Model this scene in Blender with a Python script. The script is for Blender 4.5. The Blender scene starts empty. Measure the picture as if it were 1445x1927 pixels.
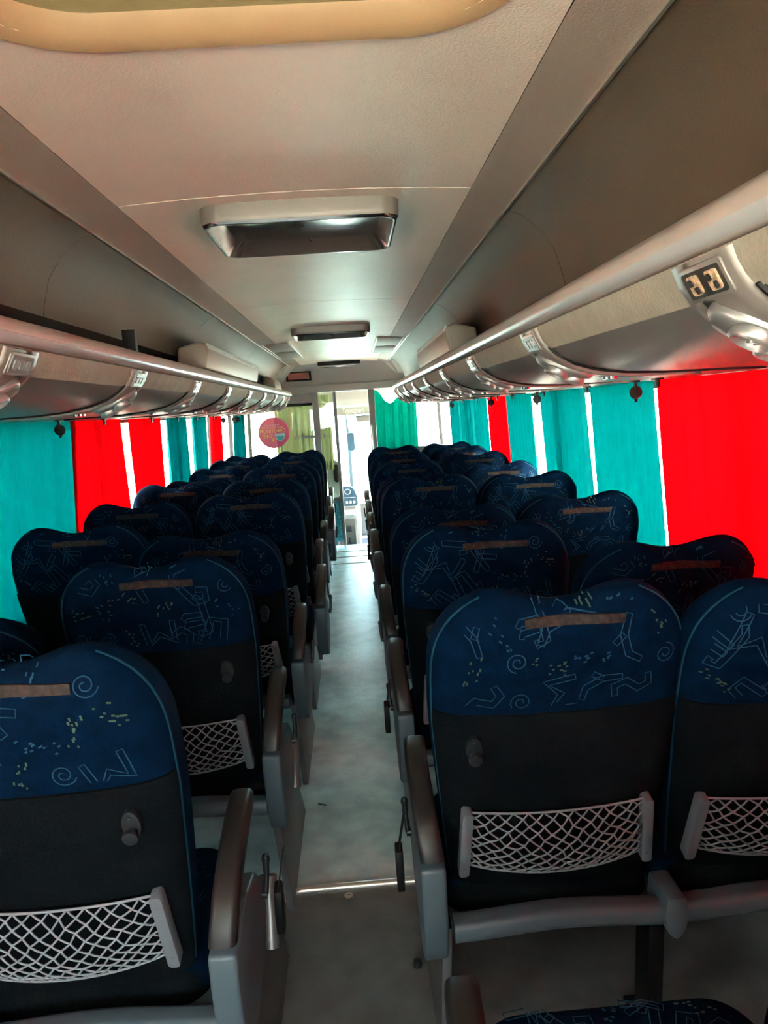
import bpy, bmesh, math, random
from mathutils import Vector, Matrix, Euler
R = math.radians
C = bpy.context.scene.collection
XC = -0.09                      # centre line of the coach


def X(d, side):
    return XC + side * d


# ------------------------------------------------------------------ materials
def mat(name, col, rough=0.6, metal=0.0, spec=0.5, noise=None, bump=None, sheen=0.0, coat=0.0):
    m = bpy.data.materials.new(name)
    m.use_nodes = True
    nt = m.node_tree
    b = nt.nodes['Principled BSDF']
    b.inputs['Base Color'].default_value = (*col, 1)
    b.inputs['Roughness'].default_value = rough
    b.inputs['Metallic'].default_value = metal
    b.inputs['Specular IOR Level'].default_value = spec
    b.inputs['Sheen Weight'].default_value = sheen
    b.inputs['Sheen Roughness'].default_value = 0.4
    b.inputs['Coat Weight'].default_value = coat
    tc = nt.nodes.new('ShaderNodeTexCoord')
    if noise:
        sc, amt = noise[:2]
        n = nt.nodes.new('ShaderNodeTexNoise')
        n.inputs['Scale'].default_value = sc
        n.inputs['Detail'].default_value = 6
        nt.links.new(tc.outputs['Object'], n.inputs['Vector'])
        r = nt.nodes.new('ShaderNodeValToRGB')
        r.color_ramp.elements[0].position = 0.3
        r.color_ramp.elements[1].position = 0.7
        r.color_ramp.elements[0].color = (*[c * (1 - amt) for c in col], 1)
        r.color_ramp.elements[1].color = (*[min(1, c * (1 + amt)) for c in col], 1)
        nt.links.new(n.outputs['Fac'], r.inputs['Fac'])
        nt.links.new(r.outputs['Color'], b.inputs['Base Color'])
    if bump:
        sc, st = bump[:2]
        n = nt.nodes.new('ShaderNodeTexNoise')
        n.inputs['Scale'].default_value = sc
        n.inputs['Detail'].default_value = 3
        nt.links.new(tc.outputs['Object'], n.inputs['Vector'])
        bp = nt.nodes.new('ShaderNodeBump')
        bp.inputs['Strength'].default_value = st
        bp.inputs['Distance'].default_value = 0.004
        nt.links.new(n.outputs['Fac'], bp.inputs['Height'])
        nt.links.new(bp.outputs['Normal'], b.inputs['Normal'])
    return m


def cloth(name, dif, tra, w=0.5):
    """woven cloth: reflects on the near side, passes coloured daylight through"""
    m = bpy.data.materials.new(name)
    m.use_nodes = True
    nt = m.node_tree
    for n in list(nt.nodes):
        nt.nodes.remove(n)
    out = nt.nodes.new('ShaderNodeOutputMaterial')
    d = nt.nodes.new('ShaderNodeBsdfDiffuse')
    t = nt.nodes.new('ShaderNodeBsdfTranslucent')
    mx = nt.nodes.new('ShaderNodeMixShader')
    d.inputs['Color'].default_value = (*dif, 1)
    tc = nt.nodes.new('ShaderNodeTexCoord')
    mp = nt.nodes.new('ShaderNodeMapping')
    mp.inputs['Scale'].default_value = (1, 60, 6)
    n = nt.nodes.new('ShaderNodeTexNoise')
    n.inputs['Scale'].default_value = 2.0
    n.inputs['Detail'].default_value = 4
    nt.links.new(tc.outputs['Object'], mp.inputs['Vector'])
    nt.links.new(mp.outputs['Vector'], n.inputs['Vector'])
    r = nt.nodes.new('ShaderNodeValToRGB')
    r.color_ramp.elements[0].position, r.color_ramp.elements[1].position = .25, .75
    r.color_ramp.elements[0].color = (*[c * 0.55 for c in tra], 1)  # fold shading painted into the translucent colour as streaks
    r.color_ramp.elements[1].color = (*[min(1, c * 1.35) for c in tra], 1)
    nt.links.new(n.outputs['Fac'], r.inputs['Fac'])
    nt.links.new(r.outputs['Color'], t.inputs['Color'])
    mx.inputs['Fac'].default_value = w
    nt.links.new(d.outputs[0], mx.inputs[1])
    nt.links.new(t.outputs[0], mx.inputs[2])
    nt.links.new(mx.outputs[0], out.inputs['Surface'])
    return m


def glass_mat(name, tint=(1, 1, 1)):
    m = bpy.data.materials.new(name)
    m.use_nodes = True
    nt = m.node_tree
    for n in list(nt.nodes):
        nt.nodes.remove(n)
    out = nt.nodes.new('ShaderNodeOutputMaterial')
    t = nt.nodes.new('ShaderNodeBsdfTransparent')
    t.inputs['Color'].default_value = (*tint, 1)
    g = nt.nodes.new('ShaderNodeBsdfGlossy')
    g.inputs['Roughness'].default_value = 0.02
    mx = nt.nodes.new('ShaderNodeMixShader')
    mx.inputs['Fac'].default_value = .04
    nt.links.new(t.outputs[0], mx.inputs[1])
    nt.links.new(g.outputs[0], mx.inputs[2])
    nt.links.new(mx.outputs[0], out.inputs['Surface'])
    return m


M = dict(
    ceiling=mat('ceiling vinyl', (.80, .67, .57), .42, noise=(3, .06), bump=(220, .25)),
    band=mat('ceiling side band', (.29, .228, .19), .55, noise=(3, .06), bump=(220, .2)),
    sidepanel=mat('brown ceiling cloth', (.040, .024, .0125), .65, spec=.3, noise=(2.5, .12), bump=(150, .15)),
    hatch=mat('tan hatch moulding', (.26, .16, .085), .4),
    hatch_lid=mat('olive hatch lid', (.075, .055, .025), .8, spec=.08),
    lip=mat('rack lip moulding', (.42, .355, .315), .4),
    strip=mat('polished rack strip', (.66, .67, .66), .22, metal=.3),
    rack=mat('satin rack panel', (.125, .115, .11), .42, metal=.12, noise=(4, .05)),
    rackband=mat('rack cloth band', (.25, .225, .175), .8, noise=(18, .12), bump=(120, .4)),
    console=mat('service console plastic', (.18, .158, .142), .36, metal=.2),
    pod=mat('silver vent pod', (.27, .265, .26), .36, metal=.6),
    chrome=mat('chrome', (.8, .82, .84), .12, metal=1),
    black=mat('black plastic', (.005, .005, .0055), .5, spec=.2),
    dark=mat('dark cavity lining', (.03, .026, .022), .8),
    switch=mat('tan switch board', (.42, .27, .16), .5, noise=(160, .8)),
    switchglass=mat('grey switch cover', (.30, .31, .31), .2, metal=.4),
    cover=mat('blue woven seat cover', (.0002, .0060, .0185), .85, spec=.03, noise=(30, .25), bump=(420, .3)),
    motif=mat('pale blue woven motif', (.012, .045, .078), .85, spec=.1),
    motif2=mat('yellow green woven motif', (.036, .064, .046), .85, spec=.1),
    piping=mat('teal seam piping', (.005, .035, .055), .8, spec=.1),
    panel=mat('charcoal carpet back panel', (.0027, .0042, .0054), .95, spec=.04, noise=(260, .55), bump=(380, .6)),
    frame=mat('blue grey moulded plastic', (.058, .088, .105), .42, noise=(5, .08)),
    armpad=mat('dark taupe arm pad', (.013, .011, .0108), .42, spec=.35),
    net=mat('pale grey elastic cord', (.20, .22, .245), .7),
    bar=mat('grey pocket bar', (.115, .13, .145), .45),
    hook=mat('dark grey hook', (.012, .014, .016), .35),
    tape=mat('bronze name strip', (.016, .0085, .0065), .6, spec=.2, noise=(90, .8)),
    metal=mat('painted leg metal', (.11, .115, .12), .35, metal=.3, noise=(8, .15)),
    floor=mat('speckled aisle vinyl', (.56, .86, .92), .36, spec=.9, noise=(9, .3), bump=(60, .3)),
    floor2=mat('brown grey rear vinyl', (.125, .13, .125), .42, noise=(12, .2), bump=(60, .3)),
    alu=mat('aluminium trim', (.62, .60, .55), .3, metal=.8),
    wall=mat('grey side lining', (.27, .27, .26), .7, noise=(6, .1)),
    partition=mat('grey partition frame', (.21, .215, .21), .5, metal=.2),
    beam=mat('grey bulkhead moulding', (.33, .32, .29), .5),
    red_led=mat('dull red display', (.22, .055, .035), .4),
    cab=mat('pale cab moulding', (.075, .082, .076), .5),
    lilac=mat('lilac cab floor', (.10, .10, .14), .4),
    blue=mat('blue instrument face', (.012, .05, .09), .4),
    cabwhite=mat('white cab plastic', (.42, .43, .43), .35),
    speckcyan=mat('cyan speckled panel', (.05, .28, .36), .5, noise=(45, .7)),
    concrete=mat('pale concrete', (.55, .50, .42), .9, noise=(2, .1)),
    skin_white=mat('white coachwork', (.75, .74, .73), .3),
    skin_red=mat('red coachwork', (.65, .05, .08), .3),
    skin_yellow=mat('yellow coachwork', (.8, .55, .03), .3),
    tinted=mat('tinted bus glass', (.05, .06, .07), .1),
    pink=mat('pink sticker', (.92, .17, .25), .5),
    pink_shade=mat('painted shade on pink sticker', (.62, .07, .17), .5),  # darker pink stands in for the half that gets less backlight
    yellow=mat('yellow print', (.95, .72, .02), .5),
    orange=mat('orange print', (.98, .66, .20), .5),
    pale=mat('pale print', (.75, .68, .68), .5),
    cup=mat('teal print', (.05, .36, .38), .5),
    cup2=mat('pale teal print', (.45, .66, .63), .5),
    banner=mat('grey green banner', (.12, .15, .12), .6),
    roof=mat('outer skin', (.5, .5, .5), .6),
    wood=mat('brown plank', (.2, .12, .06), .7),
)
M['bluebar'] = mat('pale blue bar', (.05, .10, .13), .4)
M['red'] = cloth('red curtain cloth', (.40, .004, .008), (.17, .0001, .0005), .5)
M['red2'] = cloth('crimson curtain cloth', (.30, .004, .02), (.12, .0003, .004), .5)
M['teal'] = cloth('teal curtain cloth', (.004, .10, .11), (.0, .030, .035), .5)
M['teal2'] = cloth('green teal curtain cloth', (.004, .16, .12), (.0, .060, .043), .5)
M['lime'] = cloth('lime curtain cloth', (.36, .42, .20), (.095, .10, .060), .5)
M['glass'] = glass_mat('window glass', (.92, .96, .95))
M['windscreen'] = glass_mat('windscreen glass', (.75, .95, 1.0))
M['glass2'] = glass_mat('partition glass', (.82, .86, .78))


# ------------------------------------------------------------------ mesh builder
class G:
    def __init__(s):
        s.v, s.f, s.m = [], [], []

    def add(s, V, F, mi=0):
        o = len(s.v)
        s.v += [tuple(p) for p in V]
        s.f += [tuple(i + o for i in f) for f in F]
        s.m += [mi] * len(F)

    def box(s, c, size, mi=0, rot=None):
        hx, hy, hz = [a / 2 for a in size]
        V = [Vector((x, y, z)) for x in (-hx, hx) for y in (-hy, hy) for z in (-hz, hz)]
        if rot is not None:
            V = [rot @ p for p in V]
        V = [p + Vector(c) for p in V]
        s.add(V, [(0, 1, 3, 2), (4, 6, 7, 5), (0, 4, 5, 1), (2, 3, 7, 6), (0, 2, 6, 4), (1, 5, 7, 3)], mi)

    def b2(s, x0, x1, y0, y1, z0, z1, mi=0):
        s.box(((x0 + x1) / 2, (y0 + y1) / 2, (z0 + z1) / 2), (abs(x1 - x0), abs(y1 - y0), abs(z1 - z0)), mi)

    def tube(s, pts, r, n=8, mi=0, cap=True, closed=False):
        pts = [Vector(p) for p in pts]
        N = len(pts)
        V, F = [], []
        up = None
        for i, p in enumerate(pts):
            a = pts[(i - 1) % N] if (closed or i > 0) else p
            b = pts[(i + 1) % N] if (closed or i < N - 1) else p
            t = (b - a).normalized()
            if up is None:
                up = Vector((0, 0, 1)) if abs(t.z) < .9 else Vector((1, 0, 0))
            e1 = t.cross(up)
            if e1.length < 1e-6:
                e1 = t.orthogonal()
            e1.normalize()
            e2 = e1.cross(t).normalized()
            up = e2
            rr = r[i] if isinstance(r, (list, tuple)) else r
            for k in range(n):
                a_ = 2 * math.pi * k / n
                V.append(p + e1 * (rr * math.cos(a_)) + e2 * (rr * math.sin(a_)))
        for i in range(N if closed else N - 1):
            j = (i + 1) % N
            for k in range(n):
                l = (k + 1) % n
                F.append((i * n + k, i * n + l, j * n + l, j * n + k))
        if cap and not closed:
            F.append(tuple(range(n))[::-1])
            F.append(tuple((N - 1) * n + k for k in range(n)))
        s.add(V, F, mi)

    def grid(s, fn, nu, nv, mi=0, cu=False, capv=False):
        V = [fn(i, j) for j in range(nv) for i in range(nu)]
        F = []
        for j in range(nv - 1):
            for i in range(nu if cu else nu - 1):
                k = (i + 1) % nu
                F.append((j * nu + i, j * nu + k, (j + 1) * nu + k, (j + 1) * nu + i))
        if capv:
            F.append(tuple(range(nu))[::-1])
            F.append(tuple((nv - 1) * nu + i for i in range(nu)))
        s.add(V, F, mi)

    def prism(s, poly, fn, h0, h1, mi=0):
        """poly: 2D points; fn(a,b,h) -> 3D"""
        n = len(poly)
        V = [fn(a, b, h0) for a, b in poly] + [fn(a, b, h1) for a, b in poly]
        F = [tuple(range(n))[::-1], tuple(range(n, 2 * n))]
        F += [(i, (i + 1) % n, n + (i + 1) % n, n + i) for i in range(n)]
        s.add(V, F, mi)

    def lathe(s, prof, c, axis='z', n=20, mi=0):
        """prof: (r, h) points"""
        V, F = [], []
        for r, h in prof:
            for k in range(n):
                a = 2 * math.pi * k / n
                p = (r * math.cos(a), r * math.sin(a), h)
                if axis == 'y':
                    p = (p[0], p[2], p[1])
                elif axis == 'x':
                    p = (p[2], p[0], p[1])
                V.append((p[0] + c[0], p[1] + c[1], p[2] + c[2]))
        m = len(prof)
        for j in range(m - 1):
            for k in range(n):
                l = (k + 1) % n
                F.append((j * n + k, j * n + l, (j + 1) * n + l, (j + 1) * n + k))
        F.append(tuple(range(n))[::-1])
        F.append(tuple((m - 1) * n + k for k in range(n)))
        s.add(V, F, mi)

    def text(s, body, size, fn, mi=0, ex=0.0, align='CENTER'):
        cu = bpy.data.curves.new('lettering', 'FONT')
        cu.body = body
        cu.size = size
        cu.align_x = align
        cu.align_y = 'CENTER'
        cu.extrude = ex
        cu.resolution_u = 3
        ob = bpy.data.objects.new('lettering', cu)
        C.objects.link(ob)
        dg = bpy.context.evaluated_depsgraph_get()
        me = bpy.data.meshes.new_from_object(ob.evaluated_get(dg))
        V = [fn(*v.co) for v in me.vertices]
        F = [tuple(p.vertices) for p in me.polygons]
        bpy.data.objects.remove(ob)
        bpy.data.curves.remove(cu)
        bpy.data.meshes.remove(me)
        s.add(V, F, mi)

    def build(s, name, mats, parent=None, bevel=0, seg=2, angle=38, smooth=True, recalc=True):
        me = bpy.data.meshes.new(name)
        me.from_pydata(s.v, [], s.f)
        mats = mats if isinstance(mats, (list, tuple)) else [mats]
        for m in mats:
            me.materials.append(m)
        me.polygons.foreach_set('material_index', s.m)
        bm = bmesh.new()
        bm.from_mesh(me)
        if recalc:
            bmesh.ops.recalc_face_normals(bm, faces=bm.faces)
        if bevel:
            es = [e for e in bm.edges if len(e.link_faces) == 2 and e.calc_face_angle(0) > R(30)]
            bmesh.ops.bevel(bm, geom=es, offset=bevel, segments=seg, affect='EDGES', profile=.5, clamp_overlap=True)
        bm.to_mesh(me)
        bm.free()
        if smooth:
            me.polygons.foreach_set('use_smooth', [True] * len(me.polygons))
            me.set_sharp_from_angle(angle=R(angle))
        me.update()
        o = bpy.data.objects.new(name, me)
        C.objects.link(o)
        if parent:
            o.parent = parent
        return o


def tag(o, label=None, cat=None, group=None, kind=None):
    if label:
        o['label'] = label
    if cat:
        o['category'] = cat
    if group:
        o['group'] = group
    if kind:
        o['kind'] = kind
    return o


def empty(name, loc, label=None, cat=None, group=None, rz=0):
    o = bpy.data.objects.new(name, None)
    o.empty_display_size = .1
    C.objects.link(o)
    o.location = loc
    o.rotation_euler.z = rz
    return tag(o, label, cat, group)


KIDS = {}


def copy_tree(o, parent=None):
    c = o.copy()
    C.objects.link(c)
    if parent:
        c.parent = parent
    for ch in list(o.children):
        copy_tree(ch, c)
    return c


def struct(o):
    o['kind'] = 'structure'
    return o


def rrect(w, h, r, n=6):
    P = []
    for cx, cy, a0 in ((w / 2 - r, h / 2 - r, 0), (-w / 2 + r, h / 2 - r, 90), (-w / 2 + r, -h / 2 + r, 180), (w / 2 - r, -h / 2 + r, 270)):
        for k in range(n + 1):
            a = R(a0 + 90 * k / n)
            P.append((cx + r * math.cos(a), cy + r * math.sin(a)))
    return P


# ------------------------------------------------------------------ seat
L_BACK = .730


def sgnpow(a, p):
    return math.copysign(abs(a) ** p, a)


def seat_W(s):
    w = .214 + .037 * min(1, s / .6) ** .8
    if s > .70:
        t = (s - .70) / .30
        w *= max(0, 1 - t ** 3.0) ** .38
    return w


def seat_T(s):
    t = .048 + .014 * math.sin(min(1, s / .9) * math.pi * .8)
    if s > .72:
        q = (s - .72) / .28
        t *= max(0, 1 - q ** 3.2) ** .5
    return t


T0 = .062
NP = 2 / 3.4


def seat_H(x, s):
    u = x / .24
    g = (math.cos(math.pi * min(1, abs(u) / .66)) + 1) / 2
    return L_BACK * (1 - .062 * g * s ** 6)


def seat_P(th, s, off=0.0):
    W, T = seat_W(s), seat_T(s)
    c, sn = sgnpow(math.cos(th), NP), sgnpow(math.sin(th), NP)
    x = (W + off) * c * (1 + .045 * sn)
    y = T0 + (T + off) * sn
    if sn > 0:        # side bolsters swell on the front
        y += .028 * sn * abs(c) ** 2.5 * math.sin(math.pi * min(1, s * 1.02)) ** .5 if s < .97 else 0
    z = s * seat_H(x, s)
    return (x, y, z)


def rear_pt(x, z, off=.0012, front=False):
    """point of the rear (or front) face of the backrest at local x, z"""
    s = min(.995, z / L_BACK)
    for _ in range(4):
        s = min(.998, z / seat_H(x, s))
    lo, hi = (math.pi, 1.5 * math.pi) if not front else (math.pi, .5 * math.pi)
    ax = -abs(x)
    for _ in range(26):
        mid = (lo + hi) / 2
        if seat_P(mid, s)[0] < ax:
            lo = mid
        else:
            hi = mid
    p = seat_P((lo + hi) / 2, s)
    return (math.copysign(p[0], x), p[1] + (off if front else -off), z)


def resample(P, step, closed=False):
    out = []
    n = len(P)
    for i in range(n if closed else n - 1):
        a, b = P[i], P[(i + 1) % n]
        d = math.hypot(b[0] - a[0], b[1] - a[1])
        k = max(1, int(d / step))
        for j in range(k):
            out.append((a[0] + (b[0] - a[0]) * j / k, a[1] + (b[1] - a[1]) * j / k))
    if not closed:
        out.append(P[-1])
    return out


def ribbon(g, P, w, fn, mi, closed=False, ok=None):
    P = resample(P, .012, closed)
    n = len(P)
    V, F = [], []
    for i, p in enumerate(P):
        a = P[(i - 1) % n] if (closed or i) else p
        b = P[(i + 1) % n] if (closed or i < n - 1) else p
        tx, ty = b[0] - a[0], b[1] - a[1]
        l = math.hypot(tx, ty) or 1
        nx, ny = -ty / l * w / 2, tx / l * w / 2
        V.append(fn(p[0] + nx, p[1] + ny))
        V.append(fn(p[0] - nx, p[1] - ny))
    for i in range(n if closed else n - 1):
        j = (i + 1) % n
        if ok and not (ok(*P[i]) and ok(*P[j])):
            continue
        F.append((2 * i, 2 * i + 1, 2 * j + 1, 2 * j))
    if F:
        g.add(V, F, mi)


def outline(P, w):
    """closed outline of a bent bar with centre line P"""
    Lf, Rt = [], []
    n = len(P)
    for i, p in enumerate(P):
        a = P[max(0, i - 1)]
        b = P[min(n - 1, i + 1)]
        tx, ty = b[0] - a[0], b[1] - a[1]
        l = math.hypot(tx, ty) or 1
        k = 1.25 if 0 < i < n - 1 else 1.0
        Lf.append((p[0] - ty / l * w / 2 * k, p[1] + tx / l * w / 2 * k))
        Rt.append((p[0] + ty / l * w / 2 * k, p[1] - tx / l * w / 2 * k))
    return Lf + Rt[::-1]


BARS = [
    [[(-.5, .25), (-.5, .45), (-.28, .45), (-.2, -.4), (.2, -.4), (.28, .4), (.55, .4), (.55, .2)]],                 # bent U bar
    [[(-.5, -.4), (-.45, .4), (0, .05), (.42, .45), (.5, -.4)]],                                                     # M bar
    [[(-.7, -.2), (-.55, .05), (.5, .45), (.65, .2), (.5, .15)], [(-.1, .15), (.05, -.4), (.2, -.45)], [(.15, .25), (.35, -.3), (.5, -.3)]],
    [[(-.5, .1), (.5, -.25)], [(-.4, -.35), (.5, .2)], [(.05, .5), (-.05, -.1)], [(-.5, -.1), (-.1, -.1)]],           # crossed sticks
    [[(-.4, .4), (-.1, .5), (.1, .2), (-.1, -.2), (.1, -.45), (.4, -.35)]],                                          # S bar
    [[(-.6, .3), (-.2, .4), (.3, .1), (.6, -.4)], [(.3, .1), (.3, .45)]],
    [[(-.2, .5), (-.2, -.3), (.1, -.45), (.3, -.2), (.1, 0)]],                                                       # hook
]


def scatter(g, rng, fn, x0, x1, z0, z1, n, ok, k0=1):
    spots = []
    tries = 0
    while len(spots) < n and tries < 500:
        tries += 1
        p = (rng.uniform(x0, x1), rng.uniform(z0, z1))
        if ok(*p) and all(math.hypot(p[0] - q[0], p[1] - q[1]) > .062 for q in spots):
            spots.append(p)
    for i, (cx, cz) in enumerate(spots):
        a = rng.uniform(0, 6.28)
        ca, sa = math.cos(a), math.sin(a)
        kind = i % 5
        if kind in (0, 2):
            sc = rng.uniform(.062, .092)
            for P in rng.choice(BARS):
                Q = outline([(x * sc, y * sc) for x, y in P], sc * .17)
                ribbon(g, [(cx + x * ca - y * sa, cz + x * sa + y * ca) for x, y in Q], .0021, fn, 1, True, ok)
        elif kind in (1, 3):
            for _ in range(rng.randint(9, 15)):       # a drift of short stitches
                t = rng.uniform(-.035, .035)
                o = rng.gauss(0, .008)
                px, pz = cx + t * ca - o * sa, cz + t * sa + o * ca
                b = a + .5
                l = rng.uniform(.004, .008)
                ribbon(g, [(px, pz), (px + l * math.cos(b), pz + l * math.sin(b))], .0034, fn, 2 if kind == 1 else 1, False, ok)
        else:
            P = []
            for k in range(26):                        # spiral
                t = k / 25
                r = .004 + .018 * t
                P.append((cx + r * math.cos(t * 11 + a), cz + r * math.sin(t * 11 + a)))
            ribbon(g, P, .0021, fn, 1, False, ok)


def back_ok(x, z):
    s = z / L_BACK
    if s > .965 or s < .03:
        return False
    return abs(x) < seat_W(s + .02) * .93


def make_back(seed):
    g = G()
    nu = 56
    ss = [0, .01, .03, .08] + [.08 + .60 * k / 10 for k in range(1, 11)] + [.68 + .32 * (1 - (1 - k / 14) ** 1.7) for k in range(1, 14)] + [.9995]

    def fn(i, j):
        s = ss[j]
        p = seat_P(2 * math.pi * i / nu + .03, s)
        if j == 0:
            p = (p[0] * .93, T0 + (p[1] - T0) * .8, p[2])
        return p
    g.grid(fn, nu, len(ss), 0, cu=True, capv=True)
    rng = random.Random(seed)
    scatter(g, rng, lambda x, z: rear_pt(x, z), -.2, .2, .50, .735, 30, lambda x, z: back_ok(x, z) and z > .488)
    scatter(g, rng, lambda x, z: rear_pt(x, z, front=True), -.19, .19, .12, .71, 26, back_ok)
    # seam piping that runs up both sides and over the top
    for sd in (-1, 1):
        P = []
        for j in range(0, 40):
            s = .02 + .95 * j / 39
            th = math.pi + .10 if sd < 0 else 2 * math.pi - .10
            P.append(seat_P(th, s, .0012))
        g.tube(P, .0022, 5, 3)
    return g.build('backrest', [M['cover'], M['motif'], M['motif2'], M['piping']], angle=60)


def make_panel():
    g = G()
    nu, nz = 30, 14
    a0, a1 = math.pi + .22, 2 * math.pi - .22
    zs = [.012 + (.474 - .012) * k / (nz - 1) for k in range(nz)]

    def fn(off):
        def f(i, j):
            return seat_P(a0 + (a1 - a0) * i / (nu - 1), zs[j] / L_BACK, off)
        return f
    g.grid(fn(.006), nu, nz)
    g.grid(fn(-.004), nu, nz)
    n0 = nu * nz
    F = []
    for i in range(nu - 1):
        F += [(i, i + 1, n0 + i + 1, n0 + i), ((nz - 1) * nu + i, (nz - 1) * nu + i + 1, n0 + (nz - 1) * nu + i + 1, n0 + (nz - 1) * nu + i)]
    for j in range(nz - 1):
        for i in (0, nu - 1):
            F.append((j * nu + i, (j + 1) * nu + i, n0 + (j + 1) * nu + i, n0 + j * nu + i))
    g.f += F
    g.m += [0] * len(F)
    return g.build('back_panel', M['panel'], angle=50)


NET_X = .187


def net_pt(a, b, sag=1.0):
    x = -NET_X + 2 * NET_X * a
    m = 4 * a * (1 - a)
    z = .238 - .005 * m * (1 - b) - b * (.142 + .020 * sag * m)
    y = -.016 - .030 * sag * math.sin(math.pi * b * .9) * m ** .7
    return Vector((x, y + .012 * (1 - m), z))


def make_net():
    g = G()
    nx, ny = 12, 12
    rng = random.Random(4)
    node = {}
    for j in range(ny + 1):
        for i in range(nx + 1):
            a = (i + (.5 if j % 2 else 0)) / nx
            a = min(1, max(0, a))
            b = j / ny
            jit = .004 if 0 < j < ny else 0
            p = net_pt(a, b)
            node[i, j] = p + Vector((rng.uniform(-jit, jit), 0, rng.uniform(-jit, jit)))
    for j in range(ny):
        for i in range(nx + 1):
            for di in ((0, -1) if j % 2 == 0 else (0, 1)):
                k = (i + di, j + 1)
                if k in node and (node[k] - node[i, j]).length > .003:
                    p, q = node[i, j], node[k]
                    mid = (p + q) / 2 + Vector((0, -.001, 0))
                    g.tube([p, mid, q], .0020, 5, 0, cap=False)
    g.tube([net_pt(a / 20, 0) + Vector((0, -.001, .002)) for a in range(21)], .0026, 6)
    g.tube([net_pt(a / 20, 1) for a in range(21)], .0024, 6)
    return g.build('pocket_net', M['net'], angle=80)


def make_bar():
    g = G()
    g.prism(rrect(.022, .172, .008, 4), lambda a, b, h: (a + b * -.06, -.002 - h + .0, .158 + b), -.012, .016)
    for dz in (.062, -.062):
        g.lathe([(.0035, -.019), (.0035, -.0165)], (dz * -.06, .0, .158 + dz), 'y', 10)
    return g.build('pocket_bar', M['bar'], bevel=.003)


def make_hook():
    g = G()
    P = [(.016 * math.cos(a * math.pi / 12), .030 * math.sin(a * math.pi / 12)) for a in range(24)]
    g.prism(P, lambda a, b, h: (a, -h, b), -.008, .005)
    g.lathe([(.013, -.022), (.014, -.016), (.010, -.008), (.010, 0)], (0, 0, -.012), 'y', 18)
    g.lathe([(.004, -.0075), (.004, -.004)], (0, 0, .017), 'y', 10)
    return g.build('coat_hook', M['hook'], bevel=.0015)


def make_strip():
    g = G()
    xs = [-.072 + .187 * k / 12 for k in range(13)]

    def fn(off):
        return lambda i, j: rear_pt(xs[i], .656 + j * .0165, off)
    g.grid(fn(.004), 13, 2)
    g.grid(fn(-.002), 13, 2)
    n0 = 26
    F = [(0, 13, n0 + 13, n0), (12, 25, n0 + 25, n0 + 12)]
    for i in range(12):
        F += [(i, i + 1, n0 + i + 1, n0 + i), (13 + i, 14 + i, n0 + 14 + i, n0 + 13 + i)]
    g.f += F
    g.m += [0] * len(F)
    return g.build('name_strip', M['tape'], angle=50)


def cushion_pt(x, y):
    return (x, y, .492 + .085 * (y + .02) / .44 - .012 * (x / .2) ** 2 * -1)


def make_cushion(seed):
    g = G()
    hw, y0, y1 = .236, .015, .425
    n = 48
    P = rrect(2 * hw, y1 - y0, .075, 10)
    cy = (y0 + y1) / 2
    rings = [(1.0, -.085), (1.0, -.04), (.985, -.014), (.95, -.003), (.88, .004), (.6, .008), (.3, .009), (.02, .009)]

    def top(y):
        return .435 + .030 * (y - y0) / (y1 - y0)

    def fn(i, j):
        k, dz = rings[j]
        x, y = P[i][0] * k, cy + P[i][1] * k
        return (x, y, top(y) + dz)
    g.grid(fn, len(P), len(rings), 0, cu=True, capv=True)
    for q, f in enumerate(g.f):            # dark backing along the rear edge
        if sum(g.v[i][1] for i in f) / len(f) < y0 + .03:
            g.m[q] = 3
    rng = random.Random(seed + 50)
    ok = lambda x, y: abs(x) < .2 and y0 + .03 < y < y1 - .012
    scatter(g, rng, lambda x, y: (x, y, top(y) + .0102), -.2, .2, y0 + .02, y1, 26, ok)
    return g.build('seat_cushion', [M['cover'], M['motif'], M['motif2'], M['panel']], angle=60)


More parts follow.
